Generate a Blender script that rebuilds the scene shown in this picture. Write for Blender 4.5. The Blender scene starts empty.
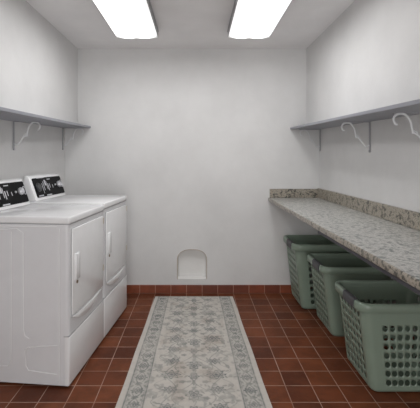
import bpy, bmesh, math, random
import numpy as np
from mathutils import Vector, Matrix
random.seed(7)
PI = math.pi
C = bpy.context.scene.collection
S = bpy.context.scene

# ------------------------------------------------------------------ materials
def new_mat(name):
    m = bpy.data.materials.new(name); m.use_nodes = True
    nt = m.node_tree
    return m, nt, nt.nodes['Principled BSDF']

def srgb(r, g, b):
    f = lambda c: (c/255/12.92) if c/255 <= .04045 else ((c/255+.055)/1.055)**2.4
    return (f(r), f(g), f(b), 1)

def add(nt, kind, **kw):
    n = nt.nodes.new(kind)
    for k, v in kw.items():
        if k in n.inputs: n.inputs[k].default_value = v
        else: setattr(n, k, v)
    return n

def ramp(nt, fac, stops, interp='LINEAR'):
    n = nt.nodes.new('ShaderNodeValToRGB'); cr = n.color_ramp; cr.interpolation = interp
    while len(cr.elements) < len(stops): cr.elements.new(.5)
    for e, (p, c) in zip(cr.elements, stops): e.position = p; e.color = c
    nt.links.new(fac, n.inputs['Fac']); return n

def mixc(nt, fac, a, b, blend='MIX'):
    n = nt.nodes.new('ShaderNodeMix'); n.data_type = 'RGBA'; n.blend_type = blend
    for sock, v in ((n.inputs[0], fac), (n.inputs[6], a), (n.inputs[7], b)):
        if hasattr(v, 'is_output'): nt.links.new(v, sock)
        else: sock.default_value = v
    return n.outputs[2]

def noise(nt, scale, detail=4, rough=.55, vec=None):
    n = add(nt, 'ShaderNodeTexNoise', Scale=scale, Detail=detail, Roughness=rough)
    if vec is None:
        tc = nt.nodes.new('ShaderNodeTexCoord'); vec = tc.outputs['Object']
    nt.links.new(vec, n.inputs['Vector']); return n

def bump(nt, b, height, strength, dist):
    n = add(nt, 'ShaderNodeBump', Strength=strength, Distance=dist)
    nt.links.new(height, n.inputs['Height']); nt.links.new(n.outputs['Normal'], b.inputs['Normal'])

def plaster(name, col, col2):
    m, nt, b = new_mat(name)
    n = noise(nt, 2.2, 6, .6)
    r = ramp(nt, n.outputs['Fac'], [(.3, col2), (.7, col)])
    nt.links.new(r.outputs['Color'], b.inputs['Base Color'])
    b.inputs['Roughness'].default_value = .85
    n2 = noise(nt, 60, 5, .6); bump(nt, b, n2.outputs['Fac'], .12, .01)
    return m

def paint(name, col, rough=.4, var=.04, metal=0, coat=0):
    m, nt, b = new_mat(name)
    n = noise(nt, 9, 3)
    lo = tuple(c*(1-var) for c in col[:3])+(1,); hi = tuple(min(1, c*(1+var)) for c in col[:3])+(1,)
    r = ramp(nt, n.outputs['Fac'], [(.3, lo), (.7, hi)])
    nt.links.new(r.outputs['Color'], b.inputs['Base Color'])
    b.inputs['Roughness'].default_value = rough; b.inputs['Metallic'].default_value = metal
    b.inputs['Coat Weight'].default_value = coat
    return m

M = {}
M['wall'] = plaster('wall_plaster', srgb(212, 211.5, 211), srgb(201, 200.5, 200))
M['ceiling'] = plaster('ceiling_plaster', srgb(234, 233, 233), srgb(224, 223, 223))
M['niche'] = plaster('niche_plaster', srgb(222, 221, 219), srgb(214, 213, 211))
M['raw_edge'] = paint('raw_plaster_edge', srgb(165, 148, 130), .9, .15)
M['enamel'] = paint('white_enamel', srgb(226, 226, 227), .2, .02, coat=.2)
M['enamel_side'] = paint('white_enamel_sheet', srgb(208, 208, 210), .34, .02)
M['groove'] = paint('shadow_gap_rubber', srgb(158, 158, 160), .6)
M['black_panel'] = paint('black_gloss_panel', srgb(9, 9, 11), .4, .1)
M['black_knob'] = paint('charcoal_knob', srgb(46, 48, 50), .3)
M['silver'] = paint('silver_knob', srgb(205, 205, 210), .3, .03, metal=.5)
M['black_panel'].node_tree.nodes['Principled BSDF'].inputs['Specular IOR Level'].default_value = .12
M['mark'] = paint('white_marking', srgb(190, 190, 195), .5)
M['hinge'] = paint('hinge_metal', srgb(188, 181, 168), .4, .05, metal=.3)
M['latch'] = paint('latch_dot', srgb(110, 92, 70), .5)
M['foot'] = paint('black_rubber', srgb(22, 22, 22), .7)
M['shelf'] = paint('grey_shelf_paint', srgb(140, 141, 148), .5, .05)
M['bracket'] = paint('bracket_white_paint', srgb(210, 211, 213), .45, .04)
M['bracket_bar'] = paint('bracket_grey_paint', srgb(158, 158, 162), .45, .04)
M['plastic'] = paint('sage_green_plastic', srgb(126, 141, 127), .33, .03)
M['handle_grey'] = paint('dark_grey_grip', srgb(72, 72, 75), .55, .05)
M['rail'] = paint('dark_steel_rail', srgb(66, 66, 72), .5, .08, metal=.2)
M['housing'] = paint('fixture_enamel', srgb(160, 160, 162), .4, .03)

def floor_mat():
    m, nt, b = new_mat('terracotta_quarry_tile')
    tc = nt.nodes.new('ShaderNodeTexCoord')
    TX, TY, OX, OY = .1535, .1515, .521, 3.735
    mp = add(nt, 'ShaderNodeMapping', vector_type='POINT')
    mp.inputs['Location'].default_value = (-OX/TX, -OY/TY, 0); mp.inputs['Scale'].default_value = (1/TX, 1/TY, 1)
    nt.links.new(tc.outputs['Object'], mp.inputs['Vector'])
    sx = nt.nodes.new('ShaderNodeSeparateXYZ'); nt.links.new(mp.outputs['Vector'], sx.inputs[0])
    def edge(o):
        f = add(nt, 'ShaderNodeMath', operation='FRACT'); nt.links.new(o, f.inputs[0])
        s = add(nt, 'ShaderNodeMath', operation='SUBTRACT'); nt.links.new(f.outputs[0], s.inputs[0]); s.inputs[1].default_value = .5
        a = add(nt, 'ShaderNodeMath', operation='ABSOLUTE'); nt.links.new(s.outputs[0], a.inputs[0]); return a.outputs[0]
    mx = add(nt, 'ShaderNodeMath', operation='MAXIMUM')
    nt.links.new(edge(sx.outputs['X']), mx.inputs[0]); nt.links.new(edge(sx.outputs['Y']), mx.inputs[1])
    gm = ramp(nt, mx.outputs[0], [(.481, (0, 0, 0, 1)), (.490, (1, 1, 1, 1))])
    fl = add(nt, 'ShaderNodeVectorMath', operation='FLOOR'); nt.links.new(mp.outputs['Vector'], fl.inputs[0])
    wn = add(nt, 'ShaderNodeTexWhiteNoise', noise_dimensions='2D'); nt.links.new(fl.outputs['Vector'], wn.inputs['Vector'])
    tile = ramp(nt, wn.outputs['Value'], [(0, srgb(94, 50, 32)), (.35, srgb(107, 58, 36)), (.7, srgb(114, 63, 39)), (1, srgb(121, 68, 42))])
    n1 = noise(nt, 5, 5, .65)
    st = ramp(nt, n1.outputs['Fac'], [(.42, (.62, .6, .58, 1)), (.6, (1.0, 1.0, 1.0, 1))])
    t2 = mixc(nt, .75, tile.outputs['Color'], st.outputs['Color'], 'MULTIPLY')
    n2 = noise(nt, 45, 4, .7)
    sp = ramp(nt, n2.outputs['Fac'], [(.3, (.8, .8, .8, 1)), (.7, (1.1, 1.1, 1.1, 1))])
    t3 = mixc(nt, .6, t2, sp.outputs['Color'], 'MULTIPLY')
    gn = noise(nt, 7, 3)
    gc = ramp(nt, gn.outputs['Fac'], [(.35, srgb(146, 112, 96)), (.65, srgb(176, 150, 136))])
    col = mixc(nt, gm.outputs['Color'], t3, gc.outputs['Color'])
    nt.links.new(col, b.inputs['Base Color'])
    rr = ramp(nt, n2.outputs['Fac'], [(.3, (.42, .42, .42, 1)), (.7, (.58, .58, .58, 1))])
    nt.links.new(rr.outputs['Color'], b.inputs['Roughness'])
    b.inputs['Specular IOR Level'].default_value = .2
    inv = add(nt, 'ShaderNodeMath', operation='SUBTRACT'); inv.inputs[0].default_value = 1
    nt.links.new(gm.outputs['Color'], inv.inputs[1]); bump(nt, b, inv.outputs[0], .4, .003)
    return m
M['floor'] = floor_mat()

def skirting_mat():
    m, nt, b = new_mat('terracotta_skirting_tile')
    tc = nt.nodes.new('ShaderNodeTexCoord')
    sx = nt.nodes.new('ShaderNodeSeparateXYZ'); nt.links.new(tc.outputs['Object'], sx.inputs[0])
    ad = add(nt, 'ShaderNodeMath', operation='ADD'); nt.links.new(sx.outputs['X'], ad.inputs[0]); nt.links.new(sx.outputs['Y'], ad.inputs[1])
    dv = add(nt, 'ShaderNodeMath', operation='MULTIPLY_ADD'); nt.links.new(ad.outputs[0], dv.inputs[0])
    dv.inputs[1].default_value = 1/.1535; dv.inputs[2].default_value = -(.521+3.74)/.1535
    f = add(nt, 'ShaderNodeMath', operation='FRACT'); nt.links.new(dv.outputs[0], f.inputs[0])
    s = add(nt, 'ShaderNodeMath', operation='SUBTRACT'); nt.links.new(f.outputs[0], s.inputs[0]); s.inputs[1].default_value = .5
    a = add(nt, 'ShaderNodeMath', operation='ABSOLUTE'); nt.links.new(s.outputs[0], a.inputs[0])
    gm = ramp(nt, a.outputs[0], [(.478, (0, 0, 0, 1)), (.49, (1, 1, 1, 1))])
    fl = add(nt, 'ShaderNodeMath', operation='FLOOR'); nt.links.new(dv.outputs[0], fl.inputs[0])
    wn = add(nt, 'ShaderNodeTexWhiteNoise', noise_dimensions='1D'); nt.links.new(fl.outputs[0], wn.inputs['W'])
    tile = ramp(nt, wn.outputs['Value'], [(0, srgb(104, 52, 36)), (.5, srgb(124, 62, 40)), (1, srgb(136, 72, 46))])
    n1 = noise(nt, 14, 4, .6)
    st = ramp(nt, n1.outputs['Fac'], [(.3, (.7, .7, .7, 1)), (.65, (1.05, 1.05, 1.05, 1))])
    t2 = mixc(nt, .8, tile.outputs['Color'], st.outputs['Color'], 'MULTIPLY')
    col = mixc(nt, gm.outputs['Color'], t2, srgb(165, 130, 110))
    nt.links.new(col, b.inputs['Base Color']); b.inputs['Roughness'].default_value = .4
    return m
M['skirting'] = skirting_mat()

def granite(name, base, dark, rust, k):
    m, nt, b = new_mat(name)
    tc = nt.nodes.new('ShaderNodeTexCoord'); v = tc.outputs['Object']
    n0 = noise(nt, 38, 5, .65, v)
    c0 = ramp(nt, n0.outputs['Fac'], [(.39, dark), (.49, base), (.62, base), (.72, rust)])
    n1 = noise(nt, 110, 4, .75, v)
    c1 = ramp(nt, n1.outputs['Fac'], [(.36, (.25, .25, .25, 1)), (.48, (1, 1, 1, 1)), (.6, (1, 1, 1, 1)), (.74, (1.2, 1.18, 1.15, 1))])
    col = mixc(nt, k, c0.outputs['Color'], c1.outputs['Color'], 'MULTIPLY')
    vo = add(nt, 'ShaderNodeTexVoronoi', Scale=120.0); nt.links.new(v, vo.inputs['Vector'])
    c2 = ramp(nt, vo.outputs['Color'], [(.1, (.55, .55, .56, 1)), (.35, (1, 1, 1, 1)), (.9, (1.12, 1.1, 1.07, 1))])
    col = mixc(nt, k*.6, col, c2.outputs['Color'], 'MULTIPLY')
    nt.links.new(col, b.inputs['Base Color']); b.inputs['Roughness'].default_value = .28
    return m
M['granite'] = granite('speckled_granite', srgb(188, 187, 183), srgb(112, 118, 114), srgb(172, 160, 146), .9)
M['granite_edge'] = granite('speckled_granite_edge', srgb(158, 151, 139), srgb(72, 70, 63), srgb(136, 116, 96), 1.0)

def lens_mat():
    m, nt, b = new_mat('glowing_acrylic_lens')
    b.inputs['Base Color'].default_value = srgb(245, 245, 245)
    tc = nt.nodes.new('ShaderNodeTexCoord')
    sx = nt.nodes.new('ShaderNodeSeparateXYZ'); nt.links.new(tc.outputs['Object'], sx.inputs[0])
    a = add(nt, 'ShaderNodeMath', operation='ABSOLUTE'); nt.links.new(sx.outputs['X'], a.inputs[0])
    # two tubes behind the diffuser, brightest at +-8 cm from the fixture's middle
    r = ramp(nt, a.outputs[0], [(0, (.066, .066, .066, 1)), (.022, (.2, .2, .2, 1)), (.05, (1, 1, 1, 1)), (.105, (1, 1, 1, 1)), (.138, (.22, .22, .22, 1)), (.167, (.05, .05, .05, 1))])
    ay = add(nt, 'ShaderNodeMath', operation='ABSOLUTE'); nt.links.new(sx.outputs['Y'], ay.inputs[0])
    ry = ramp(nt, ay.outputs[0], [(.53, (1, 1, 1, 1)), (.57, (.5, .5, .5, 1)), (.606, (.06, .06, .06, 1))])
    e = mixc(nt, 1.0, r.outputs['Color'], ry.outputs['Color'], 'MULTIPLY')
    nt.links.new(e, b.inputs['Emission Color'])
    b.inputs['Emission Strength'].default_value = LENS
    return m
LENS = 10.5
M['lens'] = lens_mat()

def rug_mat():
    m, nt, b = new_mat('woven_rug_pile')
    at = nt.nodes.new('ShaderNodeVertexColor'); at.layer_name = 'weave'
    n = noise(nt, 240, 3, .7)
    r = ramp(nt, n.outputs['Fac'], [(.3, (.88, .88, .88, 1)), (.7, (1.06, 1.06, 1.06, 1))])
    col = mixc(nt, .8, at.outputs['Color'], r.outputs['Color'], 'MULTIPLY')
    nt.links.new(col, b.inputs['Base Color']); b.inputs['Roughness'].default_value = .95
    b.inputs['Specular IOR Level'].default_value = .1
    bump(nt, b, n.outputs['Fac'], .3, .003)
    return m
M['rug'] = rug_mat()

# ------------------------------------------------------------------ mesh helpers
def link(name, bm, mat, parent=None, loc=None, smooth=False, auto=None):
    bmesh.ops.recalc_face_normals(bm, faces=bm.faces)
    me = bpy.data.meshes.new(name); bm.to_mesh(me); bm.free()
    for mm in (mat if isinstance(mat, (list, tuple)) else [mat]): me.materials.append(mm)
    if smooth or auto:
        for p in me.polygons: p.use_smooth = True
        if auto: me.set_sharp_from_angle(angle=math.radians(auto))
    o = bpy.data.objects.new(name, me); C.objects.link(o)
    if parent: o.parent = parent
    if loc: o.location = loc
    return o

def box(bm, x0, x1, y0, y1, z0, z1, bev=0, seg=2, edges=None):
    t = bmesh.new()
    vs = [t.verts.new((x, y, z)) for x in (x0, x1) for y in (y0, y1) for z in (z0, z1)]
    for f in ((0,1,3,2), (4,6,7,5), (0,4,5,1), (2,3,7,6), (0,2,6,4), (1,5,7,3)): t.faces.new([vs[i] for i in f])
    bmesh.ops.recalc_face_normals(t, faces=t.faces)
    if bev:
        es = [e for e in t.edges if edges is None or edges(e)]
        bmesh.ops.bevel(t, geom=es, offset=bev, segments=seg, affect='EDGES', profile=.5)
    merge(bm, t)

def merge(bm, t):
    me = bpy.data.meshes.new('_'); t.to_mesh(me); t.free(); bm.from_mesh(me); bpy.data.meshes.remove(me)

def prism(bm, pts, axis, a0, a1, bev=0, seg=2):
    """polygon pts extruded along axis ('x','y','z') between a0 and a1"""
    t = bmesh.new()
    def P(p, a):
        return {'x': (a, p[0], p[1]), 'y': (p[0], a, p[1]), 'z': (p[0], p[1], a)}[axis]
    A = [t.verts.new(P(p, a0)) for p in pts]; B = [t.verts.new(P(p, a1)) for p in pts]
    t.faces.new(A); t.faces.new(B[::-1])
    n = len(pts)
    for i in range(n): t.faces.new((A[i], B[i], B[(i+1) % n], A[(i+1) % n]))
    bmesh.ops.recalc_face_normals(t, faces=t.faces)
    if bev: bmesh.ops.bevel(t, geom=list(t.edges), offset=bev, segments=seg, affect='EDGES', profile=.5)
    merge(bm, t)

def hull8(bm, bot, top):
    vb = [bm.verts.new(p) for p in bot]; vt = [bm.verts.new(p) for p in top]; n = len(bot)
    bm.faces.new(vb[::-1]); bm.faces.new(vt)
    for i in range(n): bm.faces.new((vb[i], vb[(i+1) % n], vt[(i+1) % n], vt[i]))

def smooth_path(pts, sub=6):
    P = [Vector(p) for p in pts]; out = []
    for i in range(len(P)-1):
        p0 = P[max(i-1, 0)]; p1 = P[i]; p2 = P[i+1]; p3 = P[min(i+2, len(P)-1)]
        for k in range(sub):
            t = k/sub
            out.append(.5*((2*p1)+(p2-p0)*t+(2*p0-5*p1+4*p2-p3)*t*t+(3*p1-p0-3*p2+p3)*t**3))
    out.append(P[-1]); return out

def tube(bm, pts, r, n=8, taper=None):
    P = [Vector(p) for p in pts]; rings = []
    ref = Vector((0, 1, 0))
    for i, p in enumerate(P):
        d = (P[min(i+1, len(P)-1)]-P[max(i-1, 0)]).normalized()
        rr = ref if abs(d.dot(ref)) < .95 else Vector((1, 0, 0))
        u = d.cross(rr).normalized(); v = d.cross(u).normalized()
        q = r if taper is None else r*taper(i/(len(P)-1))
        rings.append([bm.verts.new(p+q*(math.cos(2*PI*k/n)*u+math.sin(2*PI*k/n)*v)) for k in range(n)])
    for a, b in zip(rings, rings[1:]):
        for k in range(n): bm.faces.new((a[k], a[(k+1) % n], b[(k+1) % n], b[k]))
    bm.faces.new(rings[0][::-1]); bm.faces.new(rings[-1])

def disc(bm, c, n_axis, r, h, seg=24, r2=None):
    """short cylinder / cone standing on c along n_axis"""
    a = Vector(n_axis).normalized(); q = a.to_track_quat('Z', 'Y').to_matrix().to_4x4()
    t = bmesh.new()
    bmesh.ops.create_cone(t, cap_ends=True, segments=seg, radius1=r, radius2=r if r2 is None else r2, depth=h)
    bmesh.ops.transform(t, verts=t.verts, matrix=Matrix.Translation(Vector(c)+a*h/2) @ q)
    merge(bm, t)

def tag(o, label, cat, group=None):
    o['label'] = label; o['category'] = cat
    if group: o['group'] = group
    return o
def thing(name, loc, label, cat, group=None, rz=0):
    o = bpy.data.objects.new(name, None); C.objects.link(o)
    o.location = loc; o.rotation_euler = (0, 0, rz); o.empty_display_size = .1
    return tag(o, label, cat, group)
def struct(name, bm, mat, parent=None, **kw):
    o = link(name, bm, mat, parent, **kw)
    if not parent: o['kind'] = 'structure'
    return o
def dup(root, loc, rz, label, scale=(1, 1, 1)):
    r = root.copy(); C.objects.link(r); r.location = loc; r.rotation_euler = (0, 0, rz); r.scale = scale; r['label'] = label
    for ch in list(root.children):
        c = ch.copy(); C.objects.link(c); c.parent = r
        for g in list(ch.children):
            d = g.copy(); C.objects.link(d); d.parent = c
    return r

# ------------------------------------------------------------------ the room
H = 1.33                                # eye height
YB = 3.752                              # back wall
YN = -0.9                               # wall behind the viewer
CEIL = 2.412
def lw(y): return -1.293 - (YB-y)*.068  # left wall below the shelf splays a little
LU, RU, RM, RR = -1.170, 1.091, 1.219, 1.535
def zl(y): return 1.624 + (y-YB)*.024   # underside of the left shelf
def zr(y): return 1.612 + (y-YB)*.026   # underside of the right shelf

bm = bmesh.new(); box(bm, -1.9, 1.9, YN-.1, YB+.2, -.1, 0); struct('floor', bm, M['floor'])
bm = bmesh.new(); box(bm, -1.9, 1.9, YN-.1, YB+.2, CEIL, CEIL+.1); struct('ceiling', bm, M['ceiling'])

# back wall with the arched niche cut through its face
NX0, NX1, NZ0, NZ1, NSP = -.182, .103, .135, .424, .325
def arch(n=20, g=0):
    cx = (NX0+NX1)/2; rx = (NX1-NX0)/2+g; rz = NZ1-NSP+g
    p = [(NX0-g, NZ0-g), (NX1+g, NZ0-g)]
    for i in range(n+1):
        a = PI*i/n
        p.append((cx+rx*(1 if math.cos(a) >= 0 else -1)*abs(math.cos(a))**.82, NSP+rz*math.sin(a)**.9))
    return p
bm = bmesh.new()
out = [(-1.9, 0), (1.9, 0), (1.9, CEIL), (-1.9, CEIL)]
vo = [bm.verts.new((x, YB, z)) for x, z in out]; vi = [bm.verts.new((x, YB, z)) for x, z in arch()]
es = [bm.edges.new((v[i], v[(i+1) % len(v)])) for v in (vo, vi) for i in range(len(v))]
bmesh.ops.triangle_fill(bm, use_beauty=True, edges=es)
vb = [bm.verts.new((x, YB+.2, z)) for x, z in out]
bm.faces.new(vb)
for i in range(4): bm.faces.new((vo[i], vo[(i+1) % 4], vb[(i+1) % 4], vb[i]))
struct('wall_back', bm, M['wall'])
bm = bmesh.new()
a = arch(); A = [bm.verts.new((x, YB, z)) for x, z in a]; B = [bm.verts.new((x+(.006 if x < -.04 else -.006), YB+.06, z+(.010 if z < .2 else -.004))) for x, z in a]
for i in range(len(a)): bm.faces.new((A[i], A[(i+1) % len(a)], B[(i+1) % len(a)], B[i]))
bm.faces.new(B)
nich = struct('wall_niche', bm, M['niche'])
bm = bmesh.new()
a0 = arch(); a1 = arch(g=.005)
R0 = [bm.verts.new((x, YB-.001, z)) for x, z in a0[1:]]+[bm.verts.new((a0[0][0], YB-.001, a0[0][1]))]
R1 = [bm.verts.new((x, YB-.001, z)) for x, z in a1[1:]]+[bm.verts.new((a1[0][0], YB-.001, a1[0][1]))]
R2 = [bm.verts.new((x, YB+.008, z)) for x, z in a0[1:]]+[bm.verts.new((a0[0][0], YB+.008, a0[0][1]))]
for i in range(len(R0)-1):
    bm.faces.new((R0[i], R0[i+1], R1[i+1], R1[i])); bm.faces.new((R0[i], R0[i+1], R2[i+1], R2[i]))
e = struct('niche_edging', bm, M['raw_edge'], nich); e['label'] = 'bare tan plaster edge of the niche'

# left wall: splayed lower face, thicker upper face resting above the shelf
def side_wall(name, sgn, face, z0, z1, mat=M['wall']):
    bm = bmesh.new()
    o = sgn*1.95
    bot = [(face(YN), YN, z0(YN)), (face(YB), YB, z0(YB)), (o, YB, z0(YB)), (o, YN, z0(YN))]
    top = [(face(YN), YN, z1(YN)), (face(YB), YB, z1(YB)), (o, YB, z1(YB)), (o, YN, z1(YN))]
    hull8(bm, bot, top); return struct(name, bm, mat)
K = lambda v: (lambda y: v)
side_wall('wall_left', -1, lw, K(0), lambda y: zl(y)+.022)
side_wall('wall_left_upper', -1, K(LU), lambda y: zl(y)+.022, K(CEIL))
side_wall('wall_right_lower', 1, K(RR), K(0), K(.905))
side_wall('wall_right', 1, K(RM), K(.905), lambda y: zr(y)+.022)
side_wall('wall_right_upper', 1, K(RU), lambda y: zr(y)+.022, K(CEIL))
bm = bmesh.new()                         # wall behind the viewer, with an unseen opening added for the fill light
box(bm, -1.9, -.75, YN-.1, YN, 0, CEIL); box(bm, .75, 1.9, YN-.1, YN, 0, CEIL); box(bm, -.75, .75, YN-.1, YN, 2.15, CEIL)
struct('wall_front', bm, M['wall'])
ld = bpy.data.lights.new('added_fill_light', 'AREA'); ld.shape = 'RECTANGLE'; ld.size = 1.48; ld.size_y = 2.1; ld.energy = 30; ld.color = (1, .997, .99)  # unseen area light added to brighten camera-facing surfaces, standing in for daylight
lo = bpy.data.objects.new('added_fill_light', ld); C.objects.link(lo); lo.location = (0, YN-.05, 1.08); lo.rotation_euler = (PI/2, 0, 0)

bm = bmesh.new(); box(bm, lw(YB)+.013, RR-.013, YB-.012, YB, 0, .079, .003, 1); struct('baseboard_back', bm, M['skirting'])
bm = bmesh.new(); hull8(bm, [(lw(YN), YN, 0), (lw(YB), YB, 0), (lw(YB)+.012, YB, 0), (lw(YN)+.012, YN, 0)],
      [(lw(YN), YN, .079), (lw(YB), YB, .079), (lw(YB)+.012, YB, .079), (lw(YN)+.012, YN, .079)]); struct('baseboard_left', bm, M['skirting'])
bm = bmesh.new(); box(bm, RR-.012, RR, YN, YB-.013, 0, .079, .003, 1); struct('baseboard_right', bm, M['skirting'])

# ------------------------------------------------------------------ ceiling lights
def ceiling_light(label):
    t = thing('ceiling_light', (0, 0, CEIL), label, 'ceiling light', 'wraparound ceiling lights')
    L, W = 1.22, .348
    bm = bmesh.new()
    box(bm, -W/2-.004, W/2+.004, -L/2+.006, L/2-.006, -.022, 0, .002, 1)
    for s in (-1, 1):                                   # side rails
        x = s*(W/2+.003)
        box(bm, min(x, x-s*.004), max(x, x-s*.004), -L/2+.006, L/2-.006, -.068, -.02)
        box(bm, min(x, x+s*.006), max(x, x+s*.006), -L/2+.006, L/2-.006, -.030, -.022)
    link('housing', bm, M['housing'], t)
    prof = [(-W/2, -.024), (-W/2, -.066)]
    for i in range(9):
        u = -1+2*i/8; prof.append((u*(W/2-.006), -.074-.010*(1-u*u)))
    prof += [(W/2, -.066), (W/2, -.024)]
    bm = bmesh.new(); prism(bm, prof, 'y', -L/2+.004, L/2-.004); link('lens', bm, M['lens'], t)
    return t
la = ceiling_light('glowing white wraparound ceiling light over the washing machine side, left of the two')
la.location = (-.493, 3.185-.61, CEIL)
lb = dup(la, (.443, 3.185-.61, CEIL), 0, 'glowing white wraparound ceiling light over the counter side, right of the two')

# ------------------------------------------------------------------ shelves with scroll brackets
def shelf(name, label, wall, front, zf, sgn, ys):
    t = thing(name, (front, 2.4, zf(2.4)), label, 'shelf')
    off = Vector((front, 2.4, zf(2.4)))
    y0, y1 = .9, YB-.004
    g = sgn*.003
    bm = bmesh.new()
    c = [(wall(y0)-g, y0), (wall(y1)-g, y1), (front, y1), (front, y0)]
    hull8(bm, [Vector((x, y, zf(y)))-off for x, y in c], [Vector((x, y, zf(y)+.020))-off for x, y in c])
    bmesh.ops.bevel(bm, geom=list(bm.edges), offset=.002, segments=1, affect='EDGES')
    link('board', bm, M['shelf'], t)
    for y in ys:
        w = wall(y)-g
        def P(d, h, dy=0): return Vector((w-sgn*d, y+dy, zf(y)-h))-off
        bm = bmesh.new()
        def flat(d0, d1, h0, h1, hw=.008):
            xs = sorted((P(d0, 0).x, P(d1, 0).x)); zs = sorted((P(0, h0).z, P(0, h1).z))
            box(bm, xs[0], xs[1], P(0, 0, -hw).y, P(0, 0, hw).y, zs[0], zs[1], .001, 1)
        flat(0, .006, 0, .215); flat(0, .205, .0, .005)
        disc(bm, P(.003, .205), (-sgn, 0, 0), .010, .005, 10)
        b_ = link('scroll_bracket', bm, M['bracket_bar'], t, auto=40); b_['label'] = 'pale grey shelf bracket with a white scroll'
        bm = bmesh.new()
        S1 = smooth_path([P(.008, .165), (P(.03, .172)), P(.052, .150), P(.072, .118), P(.096, .104), P(.104, .090)])
        tube(bm, S1, .0048, 7)
        S2 = smooth_path([P(.100, .112), P(.103, .085), P(.113, .044), P(.136, .014), P(.164, .007), P(.188, .016), P(.199, .036), P(.190, .060), P(.178, .062)], 7)
        tube(bm, S2, .0058, 8, lambda u: .8+.25*math.sin(PI*u))
        S3 = smooth_path([P(.070, .120), P(.080, .100), P(.094, .092)]); tube(bm, S3, .0035, 6)
        link('scroll', bm, M['bracket'], b_, auto=40)['label'] = 'white painted scroll'
    return t
shelf('wall_shelf', 'long grey wall shelf above the two white machines on the left wall', lw, -1.037, zl, -1, (3.685, 2.817))
shelf('wall_shelf', 'long grey wall shelf above the granite counter on the right wall', K(RM), .928, zr, 1, (3.715, 2.655, 1.958))

# ------------------------------------------------------------------ granite counter
t = thing('granite_countertop', (.97, 2.3, .905), 'long speckled grey granite countertop fixed along the right wall', 'countertop')
off = Vector((.97, 2.3, .905))
y0 = .95
def bx(bm, x0, x1, ya, yb, z0, z1, bev=0, seg=2):
    box(bm, x0-off.x, x1-off.x, ya-off.y, yb-off.y, z0-off.z, z1-off.z, bev, seg)
CT = .938
bm = bmesh.new(); bx(bm, .711, RM-.002, y0, YB-.002, CT-.032, CT, .006, 2)
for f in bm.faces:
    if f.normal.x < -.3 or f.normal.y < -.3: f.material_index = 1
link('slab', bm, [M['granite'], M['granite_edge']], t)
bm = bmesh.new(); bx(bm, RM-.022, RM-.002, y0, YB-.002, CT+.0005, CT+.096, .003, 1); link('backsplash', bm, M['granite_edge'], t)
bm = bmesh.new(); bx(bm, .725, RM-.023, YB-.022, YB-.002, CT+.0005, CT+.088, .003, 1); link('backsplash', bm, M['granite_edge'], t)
bm = bmesh.new()
bx(bm, .722, .730, y0, 2.24, CT-.052, CT-.033); bx(bm, .730, .775, y0, 2.24, CT-.040, CT-.033)
link('support_rail', bm, M['rail'], t)['label'] = 'dark steel support rail under the front edge'
bm = bmesh.new(); bx(bm, .728, 1.21, 2.245, 2.275, CT-.052, CT-.033, .002, 1)
disc(bm, Vector((.755, 2.26, CT-.058))-off, (0, 0, 1), .03, .024, 16)
link('support_bracket', bm, M['rail'], t, auto=40)['label'] = 'dark steel support arm'

# ------------------------------------------------------------------ laundry baskets
def rrect(hw, hd, r, seg, u):
    """seg 0..7: front, corner, right, corner, back, corner, left, corner; u in 0..1"""
    cs = [(hw-r, -hd+r), (hw-r, hd-r), (-hw+r, hd-r), (-hw+r, -hd+r)]
    if seg % 2 == 0:
        a, b = [((-hw+r, -hd), (hw-r, -hd)), ((hw, -hd+r), (hw, hd-r)), ((hw-r, hd), (-hw+r, hd)), ((-hw, hd-r), (-hw, -hd+r))][seg//2]
        return (a[0]+(b[0]-a[0])*u, a[1]+(b[1]-a[1])*u)
    k = seg//2; ang = -PI/2+k*PI/2+u*PI/2; c = cs[k]
    return (c[0]+r*math.cos(ang), c[1]+r*math.sin(ang))

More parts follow.
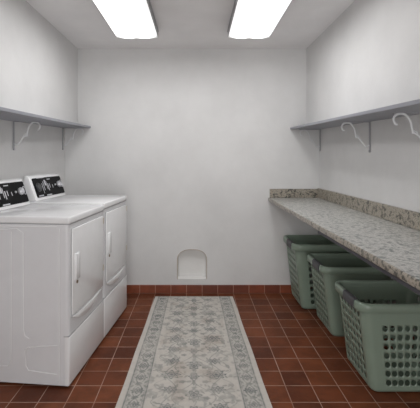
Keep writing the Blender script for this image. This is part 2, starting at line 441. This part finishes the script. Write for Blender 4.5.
BW, BD, BH = .272, .209, .50            # half width, half depth of the body at the top; height
def dims(z):
    s = 1-z/BH
    hw = BW-.012-.063*s; hd = BD-.010-.004*s; r = .048-.006*s
    if z < .022:
        q = 1-math.sqrt(max(0, 1-((.022-z)/.022)**2)); hw -= .022*q; hd -= .022*q; r = max(.02, r-.022*q)
    return hw, hd, r
def make_basket(label):
    t = thing('laundry_basket', (0, 0, 0), label, 'laundry basket', 'green laundry baskets under the counter')
    cols = []                                                # (seg, u0, u1, hole)
    for seg in range(8):
        if seg % 2: cols += [(seg, i/3, (i+1)/3, False) for i in range(3)]
        else:
            n, g = (7, .12) if seg in (0, 4) else (6, .03)
            cols += [(seg, 0, g, False)]+[(seg, g+(1-2*g)*i/n, g+(1-2*g)*(i+1)/n, True) for i in range(n)]+[(seg, 1-g, 1, False)]
    rows = [(0, .008, False), (.008, .022, False), (.022, .034, False)]
    nr = 8; za, zb = .034, .434
    rows += [(za+(zb-za)*i/nr, za+(zb-za)*(i+1)/nr, True) for i in range(nr)] + [(zb, .482, False)]
    bm = bmesh.new()
    def P(seg, u, z):
        hw, hd, r = dims(z); x, y = rrect(hw, hd, r, seg, u); return bm.verts.new((x, y, z))
    for seg, u0, u1, hc in cols:
        um = (u0+u1)/2
        for z0, z1, hr in rows:
            zm = (z0+z1)/2
            bd = [(u1, zm), (u1, z1), (um, z1), (u0, z1), (u0, zm), (u0, z0), (um, z0), (u1, z0)]
            vb_ = [P(seg, u, z) for u, z in bd]
            if hc and hr and (z1 < .39 or seg in (2, 6)):
                hv = []
                for k in range(16):
                    a = 2*PI*k/16
                    hw, hd, r = dims(zm)
                    Lc = (2*(hw-r) if seg in (0, 4) else 2*(hd-r))*(u1-u0)
                    rad = .0165 if seg in (0, 4) else .0148
                    hv.append(P(seg, um+(u1-u0)*rad/Lc*math.cos(a)*(.95 if seg in (0, 4) else .86), zm+rad*math.sin(a)))
                for k in range(8):
                    bm.faces.new((vb_[k], vb_[(k+1) % 8], hv[(2*k+2) % 16], hv[2*k+1], hv[2*k]))
            else:
                c = P(seg, um, zm)
                for k in range(0, 8, 2):
                    bm.faces.new((c, vb_[k], vb_[k+1], vb_[(k+2) % 8])) if k % 2 else bm.faces.new((vb_[k], vb_[k+1], vb_[(k+2) % 8], c))
    # floor of the basket
    hw, hd, r = dims(0)
    ring = []
    for seg, u0, u1, hc in cols:
        for u in (u0, (u0+u1)/2): x, y = rrect(hw, hd, r, seg, u); ring.append(bm.verts.new((x, y, 0)))
    cc = bm.verts.new((0, 0, .0))
    for i in range(len(ring)): bm.faces.new((cc, ring[i], ring[(i+1) % len(ring)]))
    bmesh.ops.remove_doubles(bm, verts=bm.verts, dist=.0002)
    o = link('basket_body', bm, M['plastic'], t, auto=35)
    md = o.modifiers.new('thickness', 'SOLIDIFY'); md.thickness = .0035; md.offset = -1
    # rolled rim
    def sweep(bm, path, prof, closed):
        """path: list of (x, y, nx, ny); prof: list of (outward, z)"""
        rings = [[bm.verts.new((x+nx*d, y+ny*d, z)) for d, z in prof] for x, y, nx, ny in path]
        n = len(rings); m = len(prof)
        for i in range(n if closed else n-1):
            a, b = rings[i], rings[(i+1) % n]
            for k in range(m): bm.faces.new((a[k], a[(k+1) % m], b[(k+1) % m], b[k]))
        if not closed: bm.faces.new(rings[0]); bm.faces.new(rings[-1][::-1])
    hw, hd, r = dims(.475)
    path = []
    for seg in range(8):
        n = 8 if seg % 2 else 6
        for i in range(n):
            x, y = rrect(hw, hd, r, seg, i/n)
            if seg % 2 == 0: nx, ny = [(0, -1), (1, 0), (0, 1), (-1, 0)][seg//2]
            else:
                a = -PI/2+(seg//2)*PI/2+i/n*PI/2; nx, ny = math.cos(a), math.sin(a)
            path.append((x, y, nx, ny))
    prof = [(-.005, .470), (-.006, .492), (.000, .499), (.010, .500), (.018, .496), (.022, .487), (.023, .456), (.019, .452), (.018, .484), (.006, .486), (.002, .470)]
    bm = bmesh.new(); sweep(bm, path, prof, True); link('rim', bm, M['plastic'], t, auto=50)
    for s in (-1, 1):
        hp = [(s*hw, y, s, 0) for y in (-.138, -.134, -.08, -.03, .014, .018)]
        gp = [(-.008, .468), (-.009, .497), (.000, .504), (.013, .504), (.022, .499), (.027, .487), (.027, .452), (.022, .448), (.004, .468)]
        bm = bmesh.new(); sweep(bm, hp, gp, False); link('handle', bm, M['handle_grey'], t, auto=50)['label'] = 'dark grey grip on the rim'
    return t
b1 = make_basket('sage green plastic laundry basket nearest the camera, its perforated front in full view')
b1.location = (.915+.279, 2.12+.221, 0); b1.scale = (1, 1, 1.02)
dup(b1, (.930+.279, 2.79+.221, 0), 0, 'middle of the three sage green laundry baskets under the counter', (1, 1, 1.045))
dup(b1, (.848+.279, 3.301+.221, 0), 0, 'sage green laundry basket standing deepest under the counter, against the back wall', (1, 1, 1.15))

# ------------------------------------------------------------------ laundry machines
MW, MD, MT = .578, .655, .990
def make_machine(label):
    t = thing('clothes_dryer', (0, 0, 0), label, 'clothes dryer', 'white laundry machines')
    w = MW/2
    bm = bmesh.new()
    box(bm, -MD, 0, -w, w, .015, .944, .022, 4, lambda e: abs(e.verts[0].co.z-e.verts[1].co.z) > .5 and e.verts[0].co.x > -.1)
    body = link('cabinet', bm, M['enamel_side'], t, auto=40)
    # pressed lines in the side sheet
    def D(px): return -(72-px)*.00578
    def Z(py): return H-(py-158)*2.215/380
    for s in (-1, 1):
        bm = bmesh.new()
        for poly in ([(11.5, 232), (11.5, 362), (8, 367), (-14, 368)], [(-14, 231), (18, 229), (24, 233), (24.5, 330), (26, 336), (31, 339)],
                     [(60, 344), (29, 347.5), (26, 350), (27, 366), (30, 370.5), (60, 373)], [(62, 228), (62, 382)], [(-20, 222.5+4), (60, 226.5)]):
            tube(bm, [(D(a), s*(w+.0002), Z(b)) for a, b in poly], .0034, 6)
        link('pressed_rib', bm, M['enamel'], body, auto=60)
    # top
    bm = bmesh.new(); box(bm, -MD, .006, -w, w, .946, MT, .011, 3); link('top_panel', bm, M['enamel'], t, auto=40)
    bm = bmesh.new(); box(bm, -MD+.01, .0035, -w+.006, w-.006, .9435, .9465); link('top_gasket', bm, M['groove'], t)
    # door
    bm = bmesh.new(); box(bm, 0, .010, -w+.034, w-.030, .410, .915, .005, 3); door = link('door', bm, M['enamel'], t, auto=40)
    bm = bmesh.new()
    a, b, c, d = -w+.032, w-.028, .408, .917
    for q in ((a, a+.004, c, d), (b-.004, b, c, d), (a, b, c, c+.004), (a, b, d-.004, d)): box(bm, 0, .0025, q[0], q[1], q[2], q[3])
    link('door_seal', bm, M['groove'], t)
    bm = bmesh.new()
    prism(bm, [(-.232, .604), (-.160, .604), (-.160, .752), (-.170, .762), (-.232, .762)], 'x', .009, .017, .003, 2)
    hd_ = link('handle', bm, M['enamel'], door, auto=40)
    bm = bmesh.new(); box(bm, .015, .022, -.230, -.215, .610, .756, .003, 2); link('handle_grip', bm, M['enamel'], door, auto=40)
    bm = bmesh.new(); disc(bm, (.009, -.195, .588), (1, 0, 0), .010, .005, 12); link('latch', bm, M['latch'], door, auto=40)['label'] = 'small brown latch dot'
    for z in (.858, .520):
        bm = bmesh.new(); box(bm, .0, .014, w-.034, w-.020, z, z+.042, .002, 1); link('hinge', bm, M['hinge'], t)['label'] = 'tan metal hinge leaf'
    # crescent toe pull under the door
    bm = bmesh.new()
    up, lo = [], []
    for i in range(17):
        u = i/16; y = -w+.035+u*(MW-.085)
        up.append((y, .402-.012*math.sin(PI*u))); lo.append((y, .402-.066*math.sin(PI*u**.85)))
    prism(bm, up+lo[-2:0:-1], 'x', -.002, .009, .003, 2); link('crescent_pull', bm, M['enamel'], t, auto=40)
    # lower front panel
    bm = bmesh.new(); box(bm, -.030, .006, -w-.001, w+.0005, .015, .296, .010, 3, lambda e: abs(e.verts[0].co.z-e.verts[1].co.z) > .1 or e.verts[0].co.x > 0 and e.verts[1].co.x > 0)
    link('lower_panel', bm, M['enamel'], t, auto=40)
    bm = bmesh.new(); box(bm, -.030, .0025, -w-.0006, w+.0003, .296, .3005); link('panel_gap', bm, M['groove'], t)
    for x in (-.06, -MD+.06):
        for y in (-w+.05, w-.05):
            bm = bmesh.new(); disc(bm, (x, y, 0), (0, 0, 1), .02, .024, 12); link('foot', bm, M['foot'], t, auto=40)
    # console
    bm = bmesh.new()
    bf, tf = (-.540, MT+.001), (-.606, 1.172)
    prism(bm, [bf, (-.546, MT+.012), tf, (-.622, 1.182), (-.640, 1.180), (-MD+.002, 1.10), (-MD+.002, MT+.001)], 'y', -w+.046, w-.024, .006, 3)
    con = link('console', bm, M['enamel'], t, auto=40)
    A = Vector((-.546, 0, MT+.012)); B = Vector((tf[0], 0, tf[1])); U = (B-A); nrm = Vector((U.z, 0, -U.x)).normalized()
    def F(u, v, h=0): p = A+U*v+nrm*h; return Vector((p.x, -w+.046+(MW-.070)*u, p.z))
    def plate(bm, u0, u1, v0, v1, h0, h1, slant=0):
        bot = [F(u0, v0, h0), F(u1, v0, h0), F(u1, v1, h0), F(u0, v1, h0)]
        top = [F(u0, v0, h1), F(u1, v0, h1), F(u1, v1, h1), F(u0, v1, h1)]
        hull8(bm, bot, top)
    bm = bmesh.new()
    loop = []
    for cu, cv, a0 in ((.955, .85, 0), (.085, .85, 90), (.085, .13, 180), (.955, .13, 270)):
        for k in range(5):
            a = math.radians(a0+k*22.5); loop.append((cu+.022*math.cos(a), cv+.07*math.sin(a)))
    hull8(bm, [F(u, v, -.002) for u, v in loop], [F(u, v, .003) for u, v in loop])
    link('control_panel', bm, M['black_panel'], con)
    def knob(u, v, r, h, mat, name='knob'):
        bm = bmesh.new(); disc(bm, F(u, v, .003), nrm, r, h*.5, 24); disc(bm, F(u, v, .003+h*.5), nrm, r*.9, h*.5, 24, r*.72)
        return link(name, bm, mat, con, auto=40)
    knob(.84, .52, .027, .022, M['silver'])['label'] = 'silver dial'
    knob(.17, .50, .036, .016, M['black_knob'])['label'] = 'charcoal dial'
    knob(.72, .52, .008, .008, M['silver'], 'button')
    bm = bmesh.new()                                           # ring at the far end
    rr = [F(.945, .54, .0035)+ (Vector((0, 1, 0))*math.cos(2*PI*k/20)*.016+U.normalized()*math.sin(2*PI*k/20)*.030) for k in range(21)]
    tube(bm, rr, .0032, 6); link('dial_ring', bm, M['silver'], con, auto=60)
    for u0, u1, v0, v1 in ((.30, .312, .2, .66), (.345, .36, .34, .74), (.39, .43, .55, .80), (.44, .455, .36, .74), (.475, .495, .30, .62), (.50, .60, .80, .84), (.53, .545, .42, .62),
                           (.20, .42, .90, .93), (.12, .26, .10, .15), (.36, .52, .08, .13), (.62, .635, .4, .55)):
        bm = bmesh.new(); plate(bm, u0, u1, v0, v1, .002, .0036); link('panel_marking', bm, M['mark'], con)
    return t
ang = math.atan2(.120, 1.162)
d = Vector((math.sin(ang), math.cos(ang), 0)); p0 = Vector((-.734, 2.190, 0))
m1 = make_machine('white front door dryer nearest the camera, its whole side panel showing')
m1.location = p0+d*.289; m1.rotation_euler.z = -ang
dup(m1, p0+d*.876, -ang, 'white front door dryer farther back, next to the back wall', (1, 1, 1.011))

# ------------------------------------------------------------------ rug
def make_rug():
    NU, NV = 221, 561
    ya, yb = 3.628, 1.40
    u = np.linspace(0, 1, NU); v = np.linspace(0, 1, NV); Ug, Vg = np.meshgrid(u, v)
    Y = ya+(yb-ya)*Vg
    def edge_x(y, side):
        k = (ya-y)/(ya-2.0216)
        return (-.3886-.0384*k) if side == 0 else (.3504+.0536*k)
    X = edge_x(Y, 0)*(1-Ug)+edge_x(Y, 1)*Ug
    wob = .0012*np.sin(Y*9)*(1-2*Ug)
    X = X+wob
    # design space in metres: a across (centre 0), b along
    a = (Ug-.5)*.78; b = (ya-Y); aa = np.abs(a)
    rng = np.random.default_rng(5)
    def vnoise(x, y, s, seed):
        r = np.random.default_rng(seed).random((256, 256))
        xi, yi = x*s+57, y*s+57; x0, y0 = np.floor(xi).astype(int), np.floor(yi).astype(int); fx, fy = xi-x0, yi-y0
        fx, fy = fx*fx*(3-2*fx), fy*fy*(3-2*fy); g = lambda i, j: r[i % 256, j % 256]
        return (g(x0, y0)*(1-fx)+g(x0+1, y0)*fx)*(1-fy)+(g(x0, y0+1)*(1-fx)+g(x0+1, y0+1)*fx)*fy
    ink = np.zeros_like(a); tan = np.zeros_like(a)
    def soft(d, w): return np.clip(1-d/w, 0, 1)
    def line(d, w): return np.clip(1.4-np.abs(d)/w, 0, 1)
    def put(val, k=1.0):
        np.maximum(ink, np.clip(val, 0, 1)*k, out=ink)
    def flower(ca, cb, r, petals, k, squash=.8, rot=0.):
        da, db = (a-ca), (b-cb)/squash
        rr = np.hypot(da, db); th = np.arctan2(db, da)+rot
        R = r*(.80+.20*np.cos(petals*th))
        put(line(rr-R, .0055), k)
        put((rr < R*.82)*.55*(.6+.4*np.cos(petals*th*2)), k)
        put(line(rr-r*.42, .005), k*.95)
        put((rr < r*.2)*1.0, k)
    def leaf(ca, cb, l, w_, ang_, k):
        da, db = a-ca, b-cb; p = da*math.cos(ang_)+db*math.sin(ang_); q = -da*math.sin(ang_)+db*math.cos(ang_)
        inside = (np.abs(p) < l) & (np.abs(q) < w_*(1-(p/l)**2)); put(inside*.8, k)
    # field
    nrow = 16
    for i in range(nrow):
        cb = .085+.153*i; big = 1 if i % 3 == 2 else 0
        for s in (-1, 1):
            flower(s*.132, cb, .040+.014*big, 8, .85+.1*big, .82)
            for an in (.5, 2.1, 3.8, 5.4): leaf(s*.132+.062*math.cos(an), cb+.05*math.sin(an), .018, .007, an+.6*s, .55)
            if i % 2: leaf(s*.205, cb+.06, .026, .012, 1.2*s, .6)
            flower(s*.066, cb+.076, .016, 5, .6)
            leaf(s*.045, cb+.02, .02, .007, .9*s, .55); leaf(s*.2, cb-.04, .017, .008, -.7*s, .5)
        flower(0, cb+.02+.03*(i % 2), .030+.012*(i % 2), 6, .78, 1.0)
        leaf(0, cb+.085, .03, .009, PI/2, .6)
    # vine scrolls linking the flowers
    for s in (-1, 1):
        put(line(a-s*(.132+.035*np.sin(b*2*PI/.306)), .0038)*(aa < .25), .6)
        put(line(a-s*(.060+.055*np.sin(b*2*PI/.306+1.5)), .0034)*(aa < .25), .55)
        put(line(a-s*(.19+.03*np.sin(b*2*PI/.153)), .003)*(aa < .25), .45)
    put(line(a-.012*np.sin(b*2*PI/.153), .003), .5)
    field = (aa < .254)
    ink *= field
    # border band
    bc = .305
    band = (aa >= .258) & (aa < .353)
    bi = ink.copy(); ink = np.zeros_like(a)
    for i in range(19):
        cb = .06+.128*i
        for s in (-1, 1):
            flower(s*bc, cb, .034, 8, .95, .8)
            flower(s*(bc+.004), cb+.064, .017, 5, .8)
            for dx, an in ((-.036, 1.0), (.036, -1.0)): leaf(s*(bc+dx), cb+.045, .02, .008, an*s, .75); leaf(s*(bc+dx), cb-.04, .018, .007, -an*s, .7)
    for s in (-1, 1):
        put(line(a-s*(bc+.026*np.sin(b*2*PI/.256)), .0045), .8); put(line(a-s*(bc-.026*np.sin(b*2*PI/.256)), .004), .65)
    bi = np.where(band, np.maximum(ink*.9, .17), bi)
    for pos, w_, k in ((.256, .0042, .75), (.266, .0026, .5), (.344, .0028, .5), (.354, .0046, .8)):
        bi = np.maximum(bi, line(aa-pos, w_)*k)
    bi = np.maximum(bi, line(b-.012, .004)*.6*(aa < .354))
    bi *= (aa < .361)
    # worn look
    wear = .62+.85*vnoise(a, b, 16, 1)*.5+.5*(vnoise(a, b, 70, 2)-.35)
    bi = np.maximum(bi, np.clip((vnoise(a, b, 34, 8)+.5*vnoise(np.abs(a), b, 75, 9)-.85)*2.2, 0, .38)*(aa < .25))
    bi = np.clip(bi*wear*1.0, 0, 1)
    tanm = np.clip((vnoise(a, b, 11, 3)-.66)*3.2, 0, 1)*(aa < .235)*.6
    mott = .95+.09*vnoise(a, b, 45, 4)+.03*(rng.random(a.shape)-.5)
    lin = lambda c: np.array(srgb(*c)[:3])
    cream, grey, tn = lin((192, 187, 180)), lin((100, 107, 107)), lin((170, 158, 147))
    col = cream[None, None]*np.ones(a.shape+(1,))
    col = col*(1-tanm[..., None])+tn*tanm[..., None]
    col = col*(1-bi[..., None])+grey*bi[..., None]
    col = col*mott[..., None]
    Z = np.full_like(X, .009)
    # build: top grid + skirt
    top = np.stack([X, Y, Z], -1).reshape(-1, 3)
    idx = np.arange(NU*NV).reshape(NV, NU)
    quads = np.stack([idx[:-1, :-1], idx[1:, :-1], idx[1:, 1:], idx[:-1, 1:]], -1).reshape(-1, 4)
    ringi = np.concatenate([idx[0, :], idx[1:, -1], idx[-1, -2::-1], idx[-2:0:-1, 0]])
    low = top[ringi].copy(); low[:, 2] = .0005
    n0 = len(top); m_ = len(ringi); k = np.arange(m_)
    sk = np.stack([ringi, ringi[(k+1) % m_], n0+(k+1) % m_, n0+k], -1)
    verts = np.concatenate([top, low]); faces = np.concatenate([quads, sk])
    o = np.array([-.02, 2.5, 0]); verts = verts-o
    me = bpy.data.meshes.new('runner_rug')
    me.from_pydata(verts.tolist(), [], faces.tolist())
    ca = me.color_attributes.new('weave', 'FLOAT_COLOR', 'POINT')
    cv = np.ones((len(verts), 4), np.float32); cv[:n0, :3] = col.reshape(-1, 3); cv[n0:, :3] = cream
    ca.data.foreach_set('color', cv.ravel())
    me.materials.append(M['rug']); me.update()
    ob = bpy.data.objects.new('runner_rug', me); C.objects.link(ob); ob.location = o
    tag(ob, 'long cream and grey floral runner rug on the red tile floor', 'rug')
make_rug()

# ------------------------------------------------------------------ camera, world, view
cd = bpy.data.cameras.new('camera'); cam = bpy.data.objects.new('camera', cd); C.objects.link(cam)
cam.location = (0, 0, H); cam.rotation_euler = (PI/2, 0, 0)
cd.sensor_fit = 'HORIZONTAL'; cd.sensor_width = 36; cd.lens = 36*380/420
cd.shift_x = 14/420; cd.shift_y = -46/420; cd.clip_start = .05
S.camera = cam
w = bpy.data.worlds.new('world'); S.world = w; w.use_nodes = True
w.node_tree.nodes['Background'].inputs['Color'].default_value = (.8, .82, .85, 1)
w.node_tree.nodes['Background'].inputs['Strength'].default_value = .2
S.view_settings.view_transform = 'Standard'; S.view_settings.look = 'None'
S.view_settings.gamma = 1; S.view_settings.use_curve_mapping = False
S.view_settings.exposure = 0.5
S.cycles.use_denoising = True
S.cycles.max_bounces = 10; S.cycles.diffuse_bounces = 9
